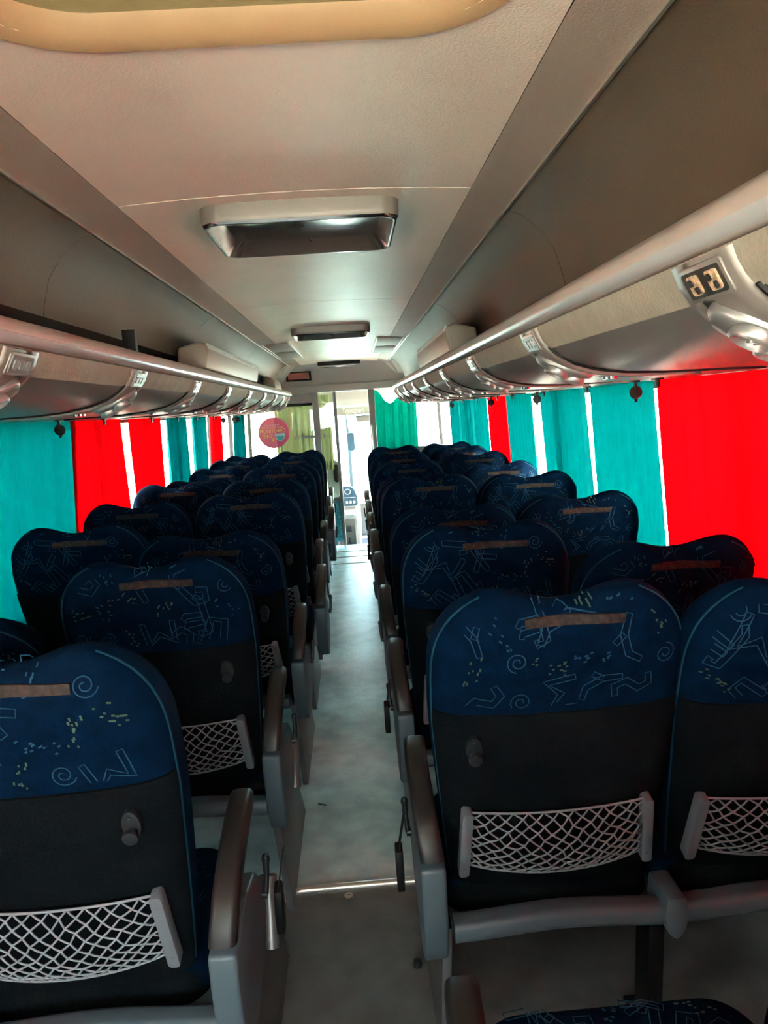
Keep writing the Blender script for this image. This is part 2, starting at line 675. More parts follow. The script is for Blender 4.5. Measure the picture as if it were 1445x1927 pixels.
def make_arm(sx):
    """aisle armrest, sx = +1: aisle on +x of the seat. Returns pad; children: side panel and lever"""
    path = [(-.085, .575), (-.075, .612), (-.045, .652), (.0, .683), (.06, .705), (.13, .717), (.19, .717), (.225, .704), (.240, .682)]
    xo = sx * .264
    g = G()
    sec = rrect(.050, .042, .013, 4)
    n = len(path)
    V, F = [], []
    for i, (y, z) in enumerate(path):
        a, b = path[max(0, i - 1)], path[min(n - 1, i + 1)]
        t = Vector((0, b[0] - a[0], b[1] - a[1])).normalized()
        nn = Vector((0, -t.z, t.y))
        k = 1.0 if i < n - 1 else .72
        bow = sx * .010 * math.sin(math.pi * i / (n - 1))
        for u, v in sec:
            V.append(Vector((xo + bow + u * k, y, z)) + nn * (v * k - .018))
    m = len(sec)
    for i in range(n - 1):
        for k in range(m):
            l = (k + 1) % m
            F.append((i * m + k, i * m + l, (i + 1) * m + l, (i + 1) * m + k))
    F += [tuple(range(m))[::-1], tuple((n - 1) * m + k for k in range(m))]
    g.add(V, F)
    pad = g.build('armrest', M['armpad'], angle=45)
    # moulded side panel under the pad
    g = G()
    poly = [(-.088, .560), (-.090, .50), (-.080, .42), (-.062, .355), (-.035, .315), (0, .30), (.06, .30), (.20, .33), (.26, .39), (.26, .47), (.18, .54), (.05, .572)]
    g.prism(poly, lambda a, b, h: (xo + h, a, b), -.026, .026)
    sp = g.build('side_panel', M['frame'], pad, bevel=.008, seg=3)
    # recline lever on the aisle face
    g = G()
    x1 = xo + sx * .034
    g.tube([(x1, .22, .46), (x1 + sx * .004, .23, .50), (x1 + sx * .004, .236, .53)], [.007, .0065, .008], 10)
    g.lathe([(.002, .012), (.007, .010), (.009, .004), (.009, -.004)], (x1 + sx * .004, .236, .532), 'z', 12, 0)
    g.tube([(xo, .22, .46), (x1 + sx * .004, .22, .46)], .010, 10)
    g.build('recline_lever', M['hook'], pad)
    return pad


def make_seat(kind, seed, parts):
    root = empty('coach_seat', (0, 0, 0))
    back = parts['back'][seed]()
    back.parent = root
    back.location = (0, 0, .438)
    pn = parts['panel']()
    pn.parent = back
    nt = parts['net']()
    nt.parent = back
    for sx in (-1, 1):
        br = parts['bar']()
        br.parent = back
        br.location = (sx * (NET_X + .004), -.0, 0)
        br.scale.x = sx
    if kind != 0:
        hk = parts['hook']()
        hk.parent = back
        hk.location = (kind * .172, -.006, .402)
    st = parts['strip']()
    st.parent = back
    cu = parts['cushion'][seed % 2]()
    cu.parent = root
    if kind != 0:
        arm = make_arm(kind)
        arm.parent = root
    return root


def maker(o):
    """first call hands out the object itself, later calls a linked-data copy"""
    state = [False]

    def f():
        if not state[0]:
            state[0] = True
            return o
        c = o.copy()
        C.objects.link(c)
        return c
    return f


parts = dict(back=[maker(make_back(s)) for s in (11, 23, 37)], panel=maker(make_panel()), net=maker(make_net()), bar=maker(make_bar()),
             hook=maker(make_hook()), strip=maker(make_strip()), cushion=[maker(make_cushion(s)) for s in (1, 2)])
PROTO = {}
for kind in (1, -1, 0):
    for v in range(3):
        PROTO[kind, v] = [make_seat(kind, v, parts), False]

ORD = ['nearest', 'second nearest', 'third', 'fourth', 'fifth', 'sixth', 'seventh', 'eighth', 'ninth']


def place_seat(kind, v, x, y, recl, label, group):
    p = PROTO[kind, v]
    o = p[0] if not p[1] else copy_tree(p[0])
    if not p[1]:
        p[1] = True
    o.location = (x, y, 0)
    for ch in o.children:
        if ch.name.startswith('armrest') and k == 0 and x < 0:
            ch.location.x = .032
        if ch.name.startswith('backrest'):
            ch.rotation_euler.x = R(recl)
    tag(o, label, 'seat', group)
    return o


# base frame of a pair of seats -------------------------------------------------
def make_base(side, xa, xw):
    """side -1: left block. xa/xw: centres of aisle and window seat relative to the root"""
    root = empty('seat_pedestal', (0, 0, 0))
    lo, hi = min(xa, xw) - .225, max(xa, xw) + .225
    g = G()
    n = 24

    def sec(i, j):
        x = lo + (hi - lo) * j / n
        P = rrect(.056, .046, .016, 4)
        a, b = P[i]
        sagm = .010 * math.cos(2 * math.pi * j / n * 2)
        return (x, -.045 + a, .402 + b - sagm * .6)
    g.grid(sec, len(rrect(.056, .046, .016, 4)), n + 1, 0, cu=True, capv=True)
    xm = (xa + xw) / 2
    g.b2(lo, hi, .0, .36, .352, .378)
    g.build('beam', M['frame'], root)
    g = G()
    g.prism([(-.022, .445), (.022, .445), (.027, .40), (.020, .365), (.0, .345), (-.020, .365), (-.027, .40)], lambda a, b, h: (xm + a, h, b), -.082, .02)
    g.build('centre_bracket', M['frame'], root, bevel=.008, seg=2)
    # aisle leg: sloped sheet metal plate with an open tube along its top edge
    s = -side
    xl = xa + s * .222
    g = G()
    poly = [(.0, .36), (.30, .355), (.40, .36), (.60, .0), (.04, 0.)]
    g.prism(poly, lambda a, b, h: (xl + s * (.012 + .05 * (.36 - b)) + h, a, b), -.011, .011)
    lg = g.build('leg', M['metal'], root, bevel=.004)
    g = G()
    nn = 16
    c0, c1 = Vector((xl + s * .040, .335, .24)), Vector((xl + s * .036, .40, .385))
    ax = (c1 - c0).normalized()
    e1 = Vector((1, 0, 0))
    e2 = ax.cross(e1)
    ring = [(c0, .020), (c1, .022), (c1, .0175), (c0 + ax * .05, .0175)]
    g.grid(lambda i, j: ring[j][0] + (e1 * math.cos(2 * math.pi * i / nn) + e2 * math.sin(2 * math.pi * i / nn)) * ring[j][1], nn, 4, 0, cu=True, capv=True)
    g.build('tube', M['pod'], lg, angle=50)
    for xx in (xm, xw + (.17 if xw > xa else -.17)):
        g = G()
        g.prism([(.02, .36), (.10, .36), (.13, .0), (.05, .0)], lambda a, b, h: (xx + h, a, b), -.018, .018)
        g.b2(xx - .035, xx + .035, .03, .16, 0, .012)
        g.build('leg', M['black'], root, bevel=.003)
    return root


XLA, XLW, XRA, XRW = -.540, -1.02, .366, .85
LDX = [-.05, -.012, .008, .03, .02, .02, .02, .01, .01]
LY = [1.277 + .755 * k for k in range(9)]
RY = [.70] + [1.467 + .765 * k for k in range(8)]
LA = [13, 15, 27, 16, 18, 15, 24, 20, 21]
LW = [20, 34, 15, 18, 15, 27, 23, 21, 24]
RA = [36, 15, 15, 26, 16, 30, 25, 22, 18]
RW = [36, 18, 30, 23, 20, 21, 17, 17, 18]
bl = make_base(-1, XLA, XLW)
br_ = make_base(1, XRA, XRW)
for k in range(9):
    w = ORD[k]
    place_seat(1, k % 3, XLA + LDX[k], LY[k], LA[k], f'blue patterned coach seat on the aisle, left block, {w} row from the camera', 'aisle seats of the left block')
    place_seat(0, (k + 1) % 3, XLW - (.05 if k == 0 else 0), LY[k], LW[k], f'blue patterned coach seat by the windows, left block, {w} row from the camera', 'window seats of the left block')
    b = bl if k == 0 else copy_tree(bl)
    b.location = (0, LY[k], 0)
    tag(b, f'grey frame with legs carrying the seat pair, left block, {w} row', 'seat frame', 'frames under the left seats')
for k in range(9):
    w = ('row beside the camera' if k == 0 else ORD[k - 1] + ' row ahead of the camera')
    place_seat(-1, (k + 1) % 3, XRA, RY[k], RA[k], f'blue patterned coach seat on the aisle, right block, {w}', 'aisle seats of the right block')
    place_seat(0, (k + 2) % 3, XRW, RY[k], RW[k], f'blue patterned coach seat by the windows, right block, {w}', 'window seats of the right block')
    b = br_ if k == 0 else copy_tree(br_)
    b.location = (0, RY[k], 0)
    tag(b, f'grey frame with legs carrying the seat pair, right block, {w.split(" ahead")[0]}', 'seat frame', 'frames under the right seats')
for p, used in PROTO.values():
    if not used:
        for ch in list(p.children_recursive):
            bpy.data.objects.remove(ch)
        bpy.data.objects.remove(p)

# ------------------------------------------------------------------ room shell
YB, YF, YW = -1.7, 8.1, 10.4          # rear wall, partition, windscreen
ZC = 1.965
g = G()
g.b2(X(1.25, -1), X(1.25, 1), YB, 2.15, -.06, 0)
struct(g.build('floor', M['floor2'])).__setitem__('label', 'brown grey vinyl floor at the rear')
g = G()
g.b2(X(1.25, -1), X(1.25, 1), 2.15, YF, -.06, 0)
struct(g.build('floor', M['floor'])).__setitem__('label', 'blue grey speckled vinyl aisle floor')

# side walls: lower lining, pillars, band above the windows
PIL = {-1: [-1.6, .1, 1.9, 3.72, 5.42, 6.95, 8.1, 9.6], 1: [-1.6, .1, 2.0, 3.85, 5.45, 6.9, 8.1, 9.6]}
for side, nm in ((-1, 'left'), (1, 'right')):
    g = G()
    prof = [(1.25, -.06), (1.30, -.06), (1.30, .78), (1.235, .78), (1.215, .80), (1.215, .70), (1.24, .66), (1.24, .05)]
    g.prism(prof, lambda a, b, h: (X(a, side), h, b), YB, YW)
    struct(g.build('wall_' + nm, M['wall']))
    g = G()
    g.prism([(1.19, 1.50), (1.24, 1.50), (1.22, 2.06), (1.15, 2.06), (1.17, 1.6)], lambda a, b, h: (X(a, side), h, b), YB, YW)
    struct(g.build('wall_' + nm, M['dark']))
    yy = PIL[side]
    for i in range(len(yy) - 1):
        g = G()
        y0, y1 = yy[i], yy[i + 1]
        g.prism([(1.24, .76), (1.243, .76), (1.218, 1.52), (1.215, 1.52)], lambda a, b, h: (X(a, side), h, b), y0, y1)
        w = g.build(f'window_{i + 1 + (0 if side < 0 else 10)}', M['glass'], smooth=False)
        struct(w)
        g = G()
        for q in (y0, y1):
            g.prism([(1.222, .76), (1.262, .76), (1.237, 1.52), (1.197, 1.52)], lambda a, b, h: (X(a, side), h, b), q - .03 if q != y0 else q, q + .03 if q != y1 else q)
        g.build('window_frame', M['black'], w)

# roof
g = G()
g.b2(X(1.26, -1), X(1.26, 1), YB, YW + .1, 2.12, 2.16)
struct(g.build('ceiling', M['roof']))
# rear wall with its window
g = G()
for a in ((-1.3, -.9, -.06, 2.16), (.9, 1.3, -.06, 2.16), (-.9, .9, -.06, .95), (-.9, .9, 1.66, 2.16)):
    g.b2(XC + a[0], XC + a[1], YB - .06, YB, a[2], a[3])
struct(g.build('wall_rear', M['wall'], smooth=False))
g = G()
g.b2(XC - .91, XC + .91, YB - .04, YB - .034, .94, 1.67)
struct(g.build('window_30', M['glass'], smooth=False))


# ceiling: centre panels, side bands, brown side panels
def arch(d):
    return ZC + .022 * (1 - (d / .51) ** 2)


HX0, HX1, HY0, HY1 = -.42, .225, .36, 1.035     # roof hatch opening
segs = [(YB, HY0), (HY0, HY1), (HY1, 1.738), (1.744, 3.45), (3.456, 5.10), (5.106, 7.85)]


def slab(x0, x1, y0, y1, n=10):
    gg = G()
    for lay, dz in ((0, 0), (1, .012)):
        gg.grid(lambda i, j: (x0 + (x1 - x0) * i / n, y0 + (y1 - y0) * j, arch(x0 + (x1 - x0) * i / n - XC) + dz), n + 1, 2)
    m = 2 * (n + 1)
    F = []
    for i in range(n):
        F += [(i, i + 1, m + i + 1, m + i), (n + 1 + i, n + 2 + i, m + n + 2 + i, m + n + 1 + i)]
    F += [(0, n + 1, m + n + 1, m), (n, 2 * n + 1, m + 2 * n + 1, m + n)]
    gg.f += F
    gg.m += [0] * len(F)
    return gg


for y0, y1 in segs:
    if y0 == HY0:
        for xs, xa, xb in ((1, X(.395, -1), HX0 + .004), (-1, X(.395, 1), HX1 - .004)):
            gg = slab(*sorted((xa, xb)), y0, y1)
            for yc, ys_ in ((y0, 1), (y1, -1)):          # rounded corners of the opening
                rr = .148
                cx_, cy_ = xb + xs * rr, yc + ys_ * rr
                A = [(xb, yc)] + [(cx_ - xs * rr * math.sin(R(q)), cy_ - ys_ * rr * math.cos(R(q))) for q in range(0, 91, 10)]
                gg.prism(A, lambda a, b, h: (a, b, arch(a - XC) + h), 0, .012)
            struct(gg.build('ceiling', M['ceiling']))
    else:
        struct(slab(X(.395, -1), X(.395, 1), y0, y1).build('ceiling', M['ceiling']))
for side in (-1, 1):
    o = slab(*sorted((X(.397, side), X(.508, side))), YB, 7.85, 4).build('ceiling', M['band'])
    struct(o)
    g = G()
    g.b2(*sorted((X(.506, side), X(.512, side))), YB, 7.8, ZC - .006, ZC + .004)
    struct(g.build('trim_%d' % (1 if side < 0 else 2), M['alu'], smooth=False))
    P = [(.514, 1.968), (.55, 1.955), (.60, 1.915), (.635, 1.865), (.655, 1.80), (.66, 1.775)]
    for y0, y1 in ((YB, .2), (.204, 1.93), (1.934, 3.60), (3.604, 5.4), (5.404, 7.6)):
        g = G()
        n = len(P)
        for off in (0, .012):
            g.grid(lambda i, j: (X(P[i][0] + off * .8, side), (y0, y1)[j], P[i][1] + off * .6), n, 2)
        F = []
        for i in range(n - 1):
            F += [(i, i + 1, 2 * n + i + 1, 2 * n + i), (n + i, n + i + 1, 3 * n + i + 1, 3 * n + i)]
        F += [(0, n, 3 * n, 2 * n), (n - 1, 2 * n - 1, 4 * n - 1, 3 * n - 1)]
        g.f += F
        g.m += [0] * len(F)
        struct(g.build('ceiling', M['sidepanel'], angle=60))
    # dark lining of the luggage space
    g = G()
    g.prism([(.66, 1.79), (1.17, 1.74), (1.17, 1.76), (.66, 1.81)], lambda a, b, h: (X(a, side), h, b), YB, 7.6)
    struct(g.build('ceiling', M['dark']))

# ------------------------------------------------------------------ roof hatch
hw, hh = (HX1 - HX0), (HY1 - HY0)
hc = ((HX0 + HX1) / 2, (HY0 + HY1) / 2)
hat = empty('roof_hatch', (hc[0], hc[1], ZC), 'tan moulded roof hatch recessed in the ceiling overhead', 'roof hatch')
g = G()
prof = [(1.075, .026), (1.07, .004), (1.05, -.006), (1.01, -.004), (.97, .006), (.93, .022), (.915, .035), (.905, .105)]
BP = rrect(hw, hh, .15, 10)


def hfn(i, j):
    k, z = prof[j]
    x, y = BP[i][0], BP[i][1]
    d = (k - 1) * .33
    l = math.hypot(x, y)
    cx, cy = max(-hw / 2 + .15, min(hw / 2 - .15, x)), max(-hh / 2 + .15, min(hh / 2 - .15, y))
    nx, ny = x - cx, y - cy
    q = math.hypot(nx, ny)
    x, y = x + nx / q * d, y + ny / q * d
    return (x, y, arch(x + hc[0] - XC) - ZC + z)


g.grid(hfn, len(BP), len(prof), 0, cu=True)
g.m = [1 if k // len(BP) >= 5 else 0 for k in range(len(g.m))]
g.build('frame', [M['hatch'], M['hatch_lid']], hat, recalc=False)
g = G()
g.prism(rrect(hw - .03, hh - .03, .14, 8), lambda a, b, h: (a, b, h), .10, .12)
lid = g.build('lid', M['hatch_lid'], hat)
for sx in (-.11, .13):
    g = G()
    g.lathe([(.003, -.007), (.007, -.005), (.009, 0), (.009, .004)], (sx, .20, .098), 'z', 14)
    g.build('screw', M['cabwhite'], lid)


# ------------------------------------------------------------------ ceiling lamps without their lens
def ceiling_lamp(y0, y1, label):
    w, l = .47, y1 - y0
    t = empty('ceiling_lamp', (-.088, (y0 + y1) / 2, ZC + .02), label, 'ceiling lamp', 'lamp housings on the ceiling')
    g = G()
    P = rrect(w, l, .045, 6)
    prof = [(0, .012), (0, -.028), (-.002, -.040), (-.006, -.046), (-.011, -.046)]

    def fn(i, j):
        d, z = prof[j]
        x, y = P[i]
        return (x * (1 + 2 * d / w), y * (1 + 2 * d / l), z)
    g.grid(fn, len(P), len(prof), 0, cu=True)
    g.m = [1 if k // len(P) >= 2 else 0 for k in range(len(g.m))]
    g.build('housing', [M['lamp'], M['chrome']], t, recalc=False)
    g = G()
    prof2 = [(-.010, -.0465), (-.014, -.046), (-.030, -.024), (-.042, -.012)]

    def fn2(i, j):
        d, z = prof2[j]
        x, y = P[i]
        return (x * (1 + 2 * d / w), y * (1 + 2 * d / l), z)
    g.grid(fn2, len(P), len(prof2), 0, cu=True, capv=False)
    g.add([fn2(i, 3) for i in range(len(P))], [tuple(range(len(P)))])
    g.build('reflector', M['chrome2'], t, recalc=False)
    g = G()
    g.tube([(-.02, .0, -.012), (-.015, -.01, -.03), (.0, -.02, -.035), (.012, -.03, -.05)], .0028, 6)
    g.tube([(-.03, .0, -.012), (-.01, .0, -.025), (.012, -.01, -.04), (.016, -.02, -.056)], .0028, 6)
    g.tube([(-.05, .005, -.013), (-.02, .01, -.02), (.0, .0, -.012)], .003, 6)
    g.build('wire', M['black'], t)
    return t


M['lamp'] = mat('taupe lamp housing', (.13, .112, .10), .4)
M['chrome2'] = mat('worn lamp reflector', (.30, .25, .24), .2, metal=.9)
ceiling_lamp(1.80, 2.19, 'lamp housing without lens on the ceiling, loose wires showing, nearest')
ceiling_lamp(4.45, 4.80, 'dark slim lamp housing on the ceiling, farther along the coach')
# louvred air grilles
for side, nm in ((-1, 'left'), (1, 'right')):
    t = empty('air_grille', (X(.40, side), 5.95, arch(.40)), f'flat square return air grille in the ceiling, {nm} of the two', 'air grille', 'ceiling grilles')
    g = G()
    for dy in (-.37, .37):
        g.b2(-.085, .085, dy - .34, dy + .34, -.006, .004)
    g.build('plate', M['band'], t, bevel=.002)
    for xx in (-.093, .093):
        g = G()
        g.b2(xx - .006, xx + .006, -.74, .74, -.010, .004)
        g.build('edge_strip', M['alu'], t, bevel=.002)

# ------------------------------------------------------------------ overhead racks
RP = [(.500, 1.646), (.506, 1.628), (.518, 1.606), (.542, 1.583), (.578, 1.562), (.625, 1.546), (.69, 1.535), (.78, 1.528), (.90, 1.524), (1.02, 1.521), (1.16, 1.519)]
cum = [0]
for a, b in zip(RP, RP[1:]):
    cum.append(cum[-1] + math.hypot(b[0] - a[0], b[1] - a[1]))


def rp(t, h=0):
    """rack skin at arc length t, h below the skin"""
    t = max(0, min(cum[-1] - 1e-6, t))
    for i in range(len(cum) - 1):
        if cum[i + 1] >= t:
            break
    f = (t - cum[i]) / (cum[i + 1] - cum[i])

    def nrm(k):
        a, b = RP[max(0, k - 1)], RP[min(len(RP) - 1, k + 1)]
        tx, tz = b[0] - a[0], b[1] - a[1]
        l = math.hypot(tx, tz)
        return (tz / l, -tx / l)
    n0, n1 = nrm(i), nrm(i + 1)
    nx, nz = n0[0] * (1 - f) + n1[0] * f, n0[1] * (1 - f) + n1[1] * f
    a, b = RP[i], RP[i + 1]
    return (a[0] + (b[0] - a[0]) * f + nx * h, a[1] + (b[1] - a[1]) * f + nz * h)


def make_rack(side, yend, ribs, hooks, brackets, label):
    root = empty('overhead_rack', (X(.5, side), YB + .02, 1.5), label, 'luggage rack')
    off = Vector((-X(.5, side), -YB - .02, -1.5))
    drop = lambda y: .010 - .0055 * (max(1.2, y) - 2.4)

    def at(t, y, h):
        d, z = rp(t, h)
        # the rack narrows and rounds off at its front end
        e = max(0, (y - (yend - .5)) / .5)
        pull = .16 * e * e
        dd = d + pull * (1 - min(1, (d - .5) / .66))
        return Vector((X(dd, side), y, z + drop(y) * min(1, (d - .47) / .5))) + off
    y0 = YB + .02
    NY = 40
    ys = [y0 + (yend - .55 - y0) * k / 24 for k in range(25)] + [yend - .55 + .55 * k / 14 for k in range(1, 15)]
    # skin
    ts = [.056, .08, .11] + [.11 + (cum[-1] - .11) * k / 14 for k in range(1, 15)]
    g = G()
    g.grid(lambda i, j: at(ts[i], ys[j], 0), len(ts), len(ys))
    inner = [at(cum[-1], y, -.05) for y in ys]
    g.grid(lambda i, j: at(ts[i], ys[j], -.035), len(ts), len(ys))
    n0 = len(ts) * len(ys)
    F = []
    nt_ = len(ts)
    for i in range(nt_ - 1):
        for j in (0, len(ys) - 1):
            F.append((j * nt_ + i, j * nt_ + i + 1, n0 + j * nt_ + i + 1, n0 + j * nt_ + i))
    g.f += F
    g.m += [0] * len(F)
    g.build('underside', M['rack'], root, angle=60)
    g = G()
    bs = [0, .018, .036, .055]
    g.grid(lambda i, j: at(bs[i], ys[j], .002), 4, len(ys))
    g.build('cloth_band', M['rackband'], root)
    # lip: rounded rail with polished strip below
    lipP = [(.503, 1.648), (.486, 1.653), (.478, 1.664), (.480, 1.680), (.492, 1.694), (.515, 1.701), (.56, 1.700), (.62, 1.688), (.62, 1.675), (.53, 1.66)]

    def lat(p, y):
        e = max(0, (y - (yend - .5)) / .5)
        return Vector((X(p[0] + .16 * e * e * (1 if p[0] < .6 else .6), side), y, p[1])) + off
    g = G()
    g.grid(lambda i, j: lat(lipP[i], ys[j]), len(lipP), len(ys), 0, cu=True, capv=True)
    g.build('lip_rail', M['lip'], root, angle=70)
    sp = [(.489, 1.6505), (.479, 1.655), (.4745, 1.664), (.479, 1.666), (.483, 1.658), (.491, 1.654)]
    g = G()
    g.grid(lambda i, j: lat(sp[i], ys[j]), len(sp), len(ys), 0, cu=True, capv=True)
    g.build('polished_strip', M['strip'], root, angle=70)
    # front end cap
    g = G()
    capP = [rp(cum[-1] * k / 14) for k in range(15)] + [(1.16, 1.70), (.62, 1.69), (.5, 1.70)]

    def capf(a, b, h):
        e = 1.0
        dd = a + .16 * (1 - min(1, (a - .5) / .66))
        return Vector((X(dd, side), h, b + drop(h) * min(1, (a - .47) / .5))) + off
    g.prism(capP, capf, yend - .012, yend + .012)
    g.build('end_cap', M['lip'], root, bevel=.006)
    # service consoles
    first = None
    for ri, ry in enumerate(ribs):
        yd = 1      # vent side faces the rear
        con = empty('service_console', (0, 0, 0))
        con.parent = root
        g = G()
        # outline in (t, y): wide top with the switch window, narrowing towards the window side
        pol = [(.002, -.075), (.07, -.078), (.10, -.060), (.16, -.040), (.24, -.030), (.34, -.012), (.42, .010), (.46, .045), (.44, .062), (.30, .062), (.20, .062), (.08, .062), (.002, .062)]
        pol = resample(pol, .02, True)
        n = len(pol)
        cxm, cym = .2, .02
        V = []
        for k_, hgt in ((1.0, .0), (.985, .006), (.95, .0085), (.6, .009), (.2, .009)):
            for t_, y_ in pol:
                # shrink towards the spine of the outline
                V.append(at(t_ if k_ > .9 else t_, ry + (cym + (y_ - cym) * k_), hgt))
        F = []
        for j in range(4):
            for i in range(n):
                F.append((j * n + i, j * n + (i + 1) % n, (j + 1) * n + (i + 1) % n, (j + 1) * n + i))
        g.add(V, F)
        plate = g.build('console_plate', M['console'], None, angle=60)
        plate.parent = root
        plate.name = 'service_console'
        bpy.data.objects.remove(con)
        con = plate
        # switch window
        g = G()
        g.prism(rrect(.042, .100, .006, 3), lambda a, b, h: at(.028 + a, ry - .008 + b, h), .004, .0115)
        bz = g.build('bezel', M['console'], con, bevel=.002)
        g = G()
        near = ri == 0 and side > 0
        if near:
            g.prism(rrect(.030, .086, .003, 2), lambda a, b, h: at(.028 + a, ry - .008 + b, h), .006, .0122, 0)
            for yy_ in (-.026, .018):
                g.prism(rrect(.022, .024, .004, 3), lambda a, b, h: at(.028 + a, ry - .008 + yy_ + b, h), .010, .0142, 1)
                for q in ((-.004, .004), (.005, -.005)):
                    g.prism(rrect(.008, .007, .003, 3), lambda a, b, h: at(.028 + q[0] + a, ry - .008 + yy_ + q[1] + b, h), .012, .0165, 0)
            g.build('switch_board', [M['black'], M['switch']], con)
        else:
            g.prism(rrect(.030, .086, .003, 2), lambda a, b, h: at(.028 + a, ry - .008 + b, h), .006, .0125, 0)
            for yy_ in (-.025, 0, .025):
                g.prism(rrect(.016, .016, .003, 3), lambda a, b, h: at(.028 + a, ry - .008 + yy_ + b, h), .011, .0140, 1)
            g.build('switch_board', [M['switchglass'], M['pod']], con)
        # silver vent pod with two round outlets
        g = G()
        E = [(.066 * math.cos(a * math.pi / 16), .042 * math.sin(a * math.pi / 16)) for a in range(32)]
        V = []
        for k_, hgt in ((1.0, .006), (.97, .014), (.88, .019), (.6, .021), (.05, .021)):
            V += [at(.122 + a * k_, ry + .006 + (b - a * .12) * k_, hgt) for a, b in E]
        F = [(j * 32 + i, j * 32 + (i + 1) % 32, (j + 1) * 32 + (i + 1) % 32, (j + 1) * 32 + i) for j in range(4) for i in range(32)]
        g.add(V, F)
        pod = g.build('vent_pod', M['pod'], con, angle=70)
        for (t_, y_) in ((.106, -.012), (.152, .018)):
            g = G()
            ring = [(.024, .018), (.0245, .030), (.021, .033), (.018, .028), (.0165, .020)]
            g.grid(lambda i, j: at(.0 + t_ + ring[j][0] * math.cos(i * math.pi / 10), ry + y_ + ring[j][0] * math.sin(i * math.pi / 10), ring[j][1]), 20, 5, 0, cu=True)
            dsk = [at(t_ + .0175 * math.cos(i * math.pi / 10), ry + y_ + .0175 * math.sin(i * math.pi / 10), .0225) for i in range(20)]
            g.add(dsk, [tuple(range(20))], 1)
            for q in (-.010, -.0035, .0035, .010):
                hl = math.sqrt(.0172 ** 2 - q * q)
                g.tube([at(t_ + q, ry + y_ - hl, .026), at(t_ + q, ry + y_ + hl, .026)], .0011, 5, 0)
            g.lathe([(.004, -.004), (.004, .0)], at(t_, ry + y_, .026), 'z', 10, 0)
            g.build('air_outlet', [M['pod'], M['black']], con, angle=60)
        g = G()
        for dy_ in (-.016, .016):
            g.lathe([(.012, -.004), (.011, -.010), (.005, -.011)], at(.232, ry + .014 + dy_, .004), 'z', 14)
        g.build('reading_light', M['chrome'], con, angle=60)
        # dark rib that runs from the lip down to the window side
        g = G()
        g.tube([at(.05 + (cum[-1] - .16) * k / 24, ry - .085 + .10 * (k / 24) ** 2 if k else ry - .085, .001) for k in range(25)], .0045, 6)
        g.build('seam_rib', M['black'], root)
    for y in hooks:
        g = G()
        t_ = cum[-1] - .135
        p = at(t_, y, .0)
        g.box(p + Vector((0, 0, -.004)), (.016, .050, .006))
        g.box(p + Vector((0, -.006, -.016)), (.008, .012, .022))
        g.lathe([(.020, -.004), (.022, 0), (.020, .004)], p + Vector((0, -.006, -.040)), 'y', 20)
        g.box(p + Vector((0, -.006, -.064)), (.010, .006, .012))
        g.build('coat_hook', M['black'], root, bevel=.001)
    for y in brackets:
        g = G()
        t_ = cum[-1] - .135
        p = at(t_, y, .0)
        g.box(p + Vector((0, 0, -.004)), (.018, .055, .006))
        g.box(p + Vector((0, 0, -.016)), (.006, .024, .026))
        g.lathe([(.004, -.004), (.004, .004)], p + Vector((0, 0, -.018)), 'x', 10)
        g.build('bracket', M['black'], root, bevel=.001)
    return root


make_rack(1, 7.25, [.86, 1.68, 2.50, 3.28, 4.05, 4.82, 5.58, 6.3, 6.85], [2.42, 3.72, 4.95, 6.9], [2.24, 2.92, 3.58, 4.3, 4.72, 5.5, 6.2], 'long grey luggage rack with vents above the right seats')
make_rack(-1, 7.85, [1.40, 2.16, 2.95, 3.72, 4.48, 5.24, 6.0, 6.7, 7.25], [2.9, 6.55, 7.15, 7.4], [3.42, 4.22, 4.85, 5.45, 6.1, 6.85], 'long grey luggage rack with vents above the left seats')


M['lockermat'] = mat('beige locker moulding', (.25, .21, .165), .45)


# closed lockers standing on the racks
def locker(side, y0, y1, label, rounded=False):
    g = G()
    if rounded:
        P = [(.53, 1.703), (.54, 1.765), (.565, 1.80), (.60, 1.812), (.63, 1.80), (.64, 1.703)]
    else:
        P = [(.515, 1.703), (.500, 1.79), (.510, 1.812), (.54, 1.822), (.632, 1.800), (.64, 1.703)]
    xm, ym = X(.65, side), (y0 + y1) / 2
    g.prism(P, lambda a, b, h: (X(a, side) - xm, h, b - 1.70), y0 - ym, y1 - ym)
    o = g.build('locker', M['lockermat'], None, bevel=.012, seg=3)
    o.location = (xm, ym, 1.70)
    tag(o, label, 'locker')
    if not rounded:
        g = G()
        e = [(.497, 1.791), (.507, 1.816), (.512, 1.814), (.503, 1.791)]
        g.prism(e, lambda a, b, h: (X(a, side) - xm, h, b - 1.70), y0 - ym + .02, y1 - ym - .02)
        g.build('edge_trim', M['alu'], o)
    return o


locker(-1, 3.25, 5.0, 'beige closed locker standing on the left luggage rack')
locker(1, 3.12, 4.45, 'beige closed locker standing on the right luggage rack')
locker(-1, 6.35, 6.95, 'small rounded beige locker near the front of the left rack', True)
# rack support bracket seen in the left slot
g = G()
g.b2(-.02, .02, -.012, .012, 0, .10)
g.b2(-.03, .03, -.03, .03, 0, .006)
o = g.build('rack_stay', M['black'], None, bevel=.002)
o.location = (X(.60, -1), 2.45, 1.692)
tag(o, 'short dark stay between the left rack and the ceiling', 'bracket')


